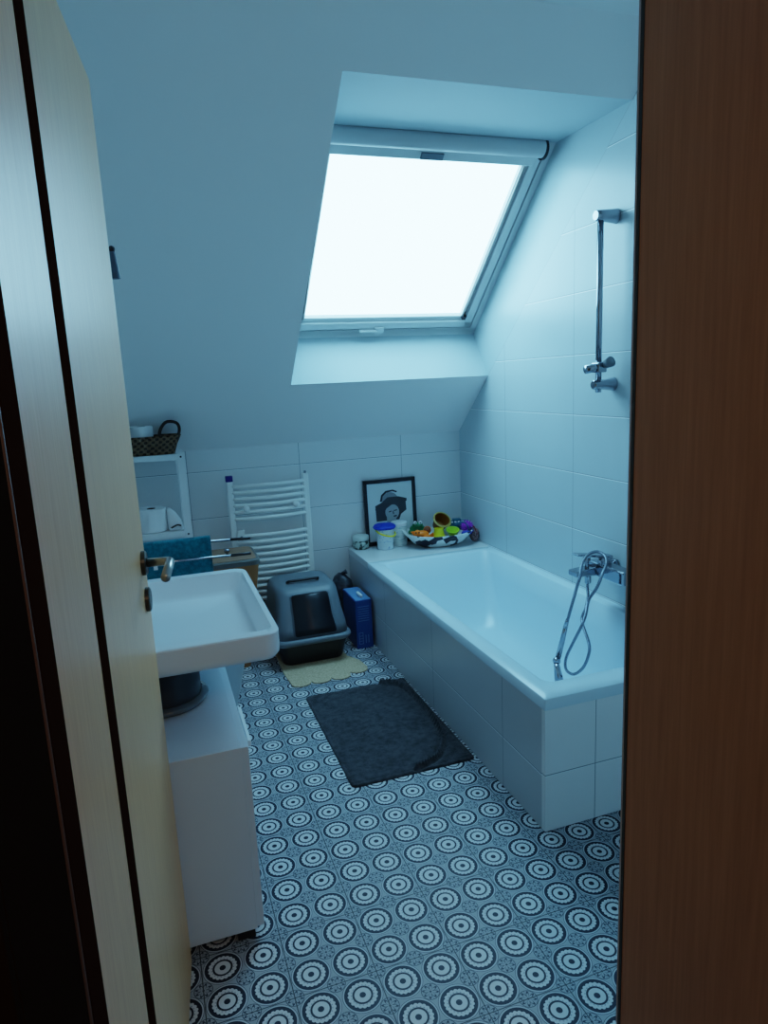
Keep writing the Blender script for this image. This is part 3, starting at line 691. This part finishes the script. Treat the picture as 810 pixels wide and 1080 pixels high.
# toy dish and toys
dc = (-.243, -.180)
pl = thing('toy_dish', 'shallow black-and-white patterned dish full of bath toys on the ledge', 'dish', (dc[0], dc[1], ZL))
rings = []
for s_, zz in ((.45, 0), (.5, .002), (.72, .022), (.93, .052), (1.0, .066), (.985, .070), (.90, .058), (.70, .030), (.45, .008)):
    ring = []
    for k in range(48):
        a = 2*PI*k/48; R1 = (abs(math.cos(a))**3+abs(math.sin(a))**3)**(-1/3)
        lift = (.020*abs(math.cos(a))**2.0)*(s_ > .8)
        ring.append((dc[0]+.190*s_*R1*math.cos(a), dc[1]+.118*s_*R1*math.sin(a), ZL+zz+lift))
    rings.append(ring)
obj('dish_body', loft(rings), M['platter'], pl, True)
# orange toy: splayed creature
tz = ZL+.06
ot = thing('rubber_toy', 'orange rubber toy fish lying at the left front of the toy dish', 'toy', (-.335, -.21, tz-.02))
bm = ball((-.335, -.215, tz+.012), .032, sc=(1.25, .8, .65)); bb = ball((-.358, -.222, tz+.020), .018, bm); ball((-.312, -.238, tz+.0), .017, bm, (1.2, 1, .8))
obj('fish_body', bm, M['orange'], ot, True)
obj('fin', prism([(-.375, -.215, tz+.004), (-.395, -.215, tz+.028), (-.372, -.215, tz+.030), (-.355, -.215, tz+.015)], (0, .012, 0)), M['orange'], ot, bev=.002)
obj('tail_fin', prism([(-.305, -.235, tz+.004), (-.275, -.240, tz+.022), (-.270, -.240, tz-.014)], (0, .010, 0)), M['orange'], ot, bev=.002)
for dx in (-.008, .008): obj('eye', ball((-.360+dx, -.238, tz+.026), .0035), M['ink'], ot, True)
bt2 = thing('toy_ball', 'small brown ball behind the orange toy fish', 'ball', (-.302, -.18, tz+.015))
obj('ball_body', ball((-.300, -.185, tz+.026), .019), M['brownish'], bt2, True)
obj('ball_ring', tube([(-.300+.0195*math.cos(2*PI*k/20), -.185, tz+.026+.0195*math.sin(2*PI*k/20)) for k in range(21)], .002, 8), M['orange'], bt2, True)
# green frog
fg = thing('toy_frog', 'green toy frog with raised white eyes at the back left of the dish', 'toy', (-.335, -.135, tz))
bm = ball((-.345, -.12, tz+.022), .036, sc=(1.2, .8, .75)); ball((-.345, -.135, tz+.045), .023, bm, (1.3, .9, .8))
ball((-.385, -.14, tz+.01), .014, bm, (1, 1.4, .8)); ball((-.305, -.14, tz+.01), .014, bm, (1, 1.4, .8))
obj('frog_body', bm, M['green'], fg, True)
for dx in (-.014, .014):
    e = obj('eye', ball((-.345+dx, -.148, tz+.062), .0095), M['white'], fg, True)
    obj('pupil', ball((-.345+dx, -.1565, tz+.0625), .0035), M['ink'], e, True)
# yellow cup
yc = thing('stacking_cup', 'yellow plastic bath cup lying in the middle front of the dish', 'cup', (-.245, -.21, tz))
def cup(parent, c, r0, r1, h_, m_, tilt=(0, 0), hollow=True):
    bm = lathe((0, 0, 0), [(r0*.8, 0), (r0, .002), (r1, h_), (r1+.002, h_), (r1+.002, h_+.003), (r1-.002, h_+.003), (r0-.003, .005)], 24)
    bmesh.ops.transform(bm, matrix=Matrix.Translation(c) @ Matrix.Rotation(tilt[1], 4, 'Z') @ Matrix.Rotation(tilt[0], 4, 'X'), verts=bm.verts)
    o = obj('cup_body', bm, m_, parent, True); return autosmooth(o, 45)
cup(yc, (-.243, -.225, tz-.002), .030, .024, .040, M['yellow'], (0, 0))
obj('cup_rim', lathe((-.243, -.225, tz-.003), [(.030, 0), (.033, .001), (.033, .005), (.030, .006)], 24), M['yellow'], yc, True)
lc = thing('scoop_cup', 'lime green toy scoop with a dark ring handle right of the yellow cup', 'cup', (-.165, -.215, tz))
cup(lc, (-.170, -.222, tz-.004), .020, .034, .034, M['lime'], (math.radians(18), 0))
ringp = [(-.118+.034*math.cos(math.radians(a)), -.225-.004*math.cos(math.radians(a)), tz+.026+.042*math.sin(math.radians(a))) for a in range(-110, 140, 16)]
obj('ring_handle', tube(ringp, .003, 8, k=3), M['teal'], lc, True)
# tilted wooden-coloured bucket
wbk = thing('wooden_bucket', 'brown toy bucket with golden rim tipped towards the viewer on the toy pile', 'bucket', (-.215, -.13, tz+.02))
Tm = Matrix.Translation((-.218, -.120, tz+.045)) @ Matrix.Rotation(math.radians(18), 4, 'Y') @ Matrix.Rotation(math.radians(40), 4, 'X')
bm = lathe((0, 0, 0), [(.030, -.03), (.034, -.028), (.046, .032), (.043, .032), (.032, -.022)], 28); bmesh.ops.transform(bm, matrix=Tm, verts=bm.verts)
o = obj('bucket_body', bm, M['rust'], wbk, True); autosmooth(o, 50)
bm = lathe((0, 0, 0), [(.043, .028), (.050, .028), (.051, .036), (.043, .037)], 32, cap=False); bmesh.ops.transform(bm, matrix=Tm, verts=bm.verts)
obj('rim', bm, M['gold'], wbk, True)
bm = tube([(.050*math.cos(math.radians(a)), .050*math.sin(math.radians(a)), .034+.02*math.sin(math.radians(a-180))*0) for a in range(190, 352, 12)], .003, 8)
bmesh.ops.transform(bm, matrix=Tm @ Matrix.Translation((0, -.006, .004)), verts=bm.verts)
obj('bail_handle', bm, M['gold'], wbk, True)
# boat
bo = thing('toy_boat', 'teal toy boat with white stripes at the back right of the dish', 'boat', (-.12, -.10, tz+.01))
def hull(c, L_, W_, H_):
    rings = []
    for zz, s_ in ((0, .7), (.4*H_, .9), (H_, 1.0), (H_*.95, .9), (H_*.5, .8)):
        ring = []
        for k in range(28):
            a = 2*PI*k/28; ring.append((c[0]+L_/2*s_*math.copysign(abs(math.cos(a))**1.4, math.cos(a)), c[1]+W_/2*s_*math.sin(a), c[2]+zz))
        rings.append(ring)
    return loft(rings)
obj('hull', hull((-.120, -.098, tz+.002), .12, .06, .045), M['teal'], bo, True)
obj('cabin', B(-.145, -.10, -.125, -.085, tz+.035, tz+.062), M['teal'], bo, bev=.004)
bm = bmesh.new()
for k in range(5): box(bm, -.160+k*.019, -.149+k*.019, -.140, -.132, tz+.047, tz+.053)
obj('stripe', bm, M['white'], bo)
# spiky ball
sp = thing('spiky_ball', 'purple spiky rubber ball at the right end of the toy dish', 'ball', (-.075, -.165, tz+.02))
bm = ball((-.078, -.165, tz+.028), .030)
for i in range(70):
    z_ = 1-2*(i+.5)/70; a = i*2.399963; rr3 = math.sqrt(1-z_*z_); d_ = Vector((rr3*math.cos(a), rr3*math.sin(a), z_)); c_ = Vector((-.078, -.165, tz+.028))
    tube([c_+d_*.028, c_+d_*.040], .003, 5, bm, rads=[.0035, .0008])
obj('ball_body', bm, M['purple'], sp, False)
bw = thing('toy_whale', 'small blue toy whale in front of the purple spiky ball', 'toy', (-.075, -.215, tz))
obj('whale_body', ball((-.092, -.222, tz+.006), .018, sc=(1.6, .9, .7)), M['blue'], bw, True)
obj('tail_fin', prism([(-.070, -.222, tz+.008), (-.056, -.222, tz+.022), (-.052, -.222, tz+.010)], (0, .014, 0)), M['blue'], bw, bev=.002)
# net bag
nb = thing('net_bag', 'small reddish mesh net bag standing in the corner beside the toy dish', 'net bag', (-.030, -.232, ZL))
bm = bmesh.new(); bmesh.ops.create_icosphere(bm, subdivisions=3, radius=1, matrix=Matrix.Translation((-.030, -.232, ZL+.042)) @ Matrix.Diagonal((.025, .034, .0405, 1)))
for v in bm.verts:
    if v.co.z > ZL+.05: v.co += Vector((random.uniform(-.006, .006), random.uniform(-.006, .006), random.uniform(-.004, .012)))
    elif v.co.z < ZL+.012: v.co.z = max(v.co.z, ZL+.001)
obj('net_body', bm, M['net'], nb, False)
obj('drawstring', tube([(-.034, -.232, ZL+.080), (-.038, -.242, ZL+.097), (-.030, -.257, ZL+.078), (-.026, -.268, ZL+.05)], .002, 6, k=4), M['red'], nb, True)

def rescale(root, s, move=(0, 0, 0), rz=0, about=None):
    """grow a finished thing about a point of the ledge it stands on"""
    about = Vector(about) if about else root.location.copy()
    d = Matrix.Rotation(rz, 3, 'Z') @ ((root.location-about)*s)
    root.location = about+d+Vector(move); root.scale = (s, s, s); root.rotation_euler.z = rz
rescale(jr, 1.45, (.0, -.012, 0)); rescale(bu, 1.30, (.022, -.02, 0)); rescale(ca, 1.18, (.012, -.004, 0))
cl.location = Vector((.022, -.02, 0))+Vector((-.566, -.10, ZL))*(1-1.30); cl.scale = (1.3, 1.3, 1.3)
for t_ in (pl, ot, bt2, fg, yc, lc, wbk, bo, sp, bw):
    rescale(t_, 1.07, (-.002, -.015, 0), math.radians(-14), (-.243, -.180, ZL))

# ------------------------------------------------------------------ light
w = bpy.data.worlds.new('World'); bpy.context.scene.world = w; w.use_nodes = True
bg_ = w.node_tree.nodes['Background']; bg_.inputs[0].default_value = (.31, .70, 1.0, 1); bg_.inputs[1].default_value = 5.5
def area(name, loc, dirv, sx, sy, e, col, portal=False):
    l = bpy.data.lights.new(name, 'AREA'); l.shape = 'RECTANGLE'; l.size = sx; l.size_y = sy; l.energy = e; l.color = col
    o = bpy.data.objects.new(name, l); C.objects.link(o); o.location = loc; o.rotation_euler = Vector(dirv).to_track_quat('-Z', 'Y').to_euler()
    if portal: l.cycles.is_portal = True
    return o
area('window_portal', W(-.545, .55, -.12), Nn, 1.1, 1.15, 1, (1, 1, 1), True)
area('hall_ceiling_lamp', (-1.50, -4.5, 2.42), (0, 0, -1),   .5, .5, 3.6, (1, .78, .58))
sc = bpy.context.scene
sc.view_settings.view_transform = 'Filmic'; sc.view_settings.look = 'Medium High Contrast'
sc.view_settings.exposure = 1.25; sc.view_settings.gamma = 1
sc.cycles.max_bounces = 10; sc.cycles.diffuse_bounces = 7; sc.cycles.sample_clamp_indirect = 6
sc.cycles.caustics_reflective = False; sc.cycles.caustics_refractive = False
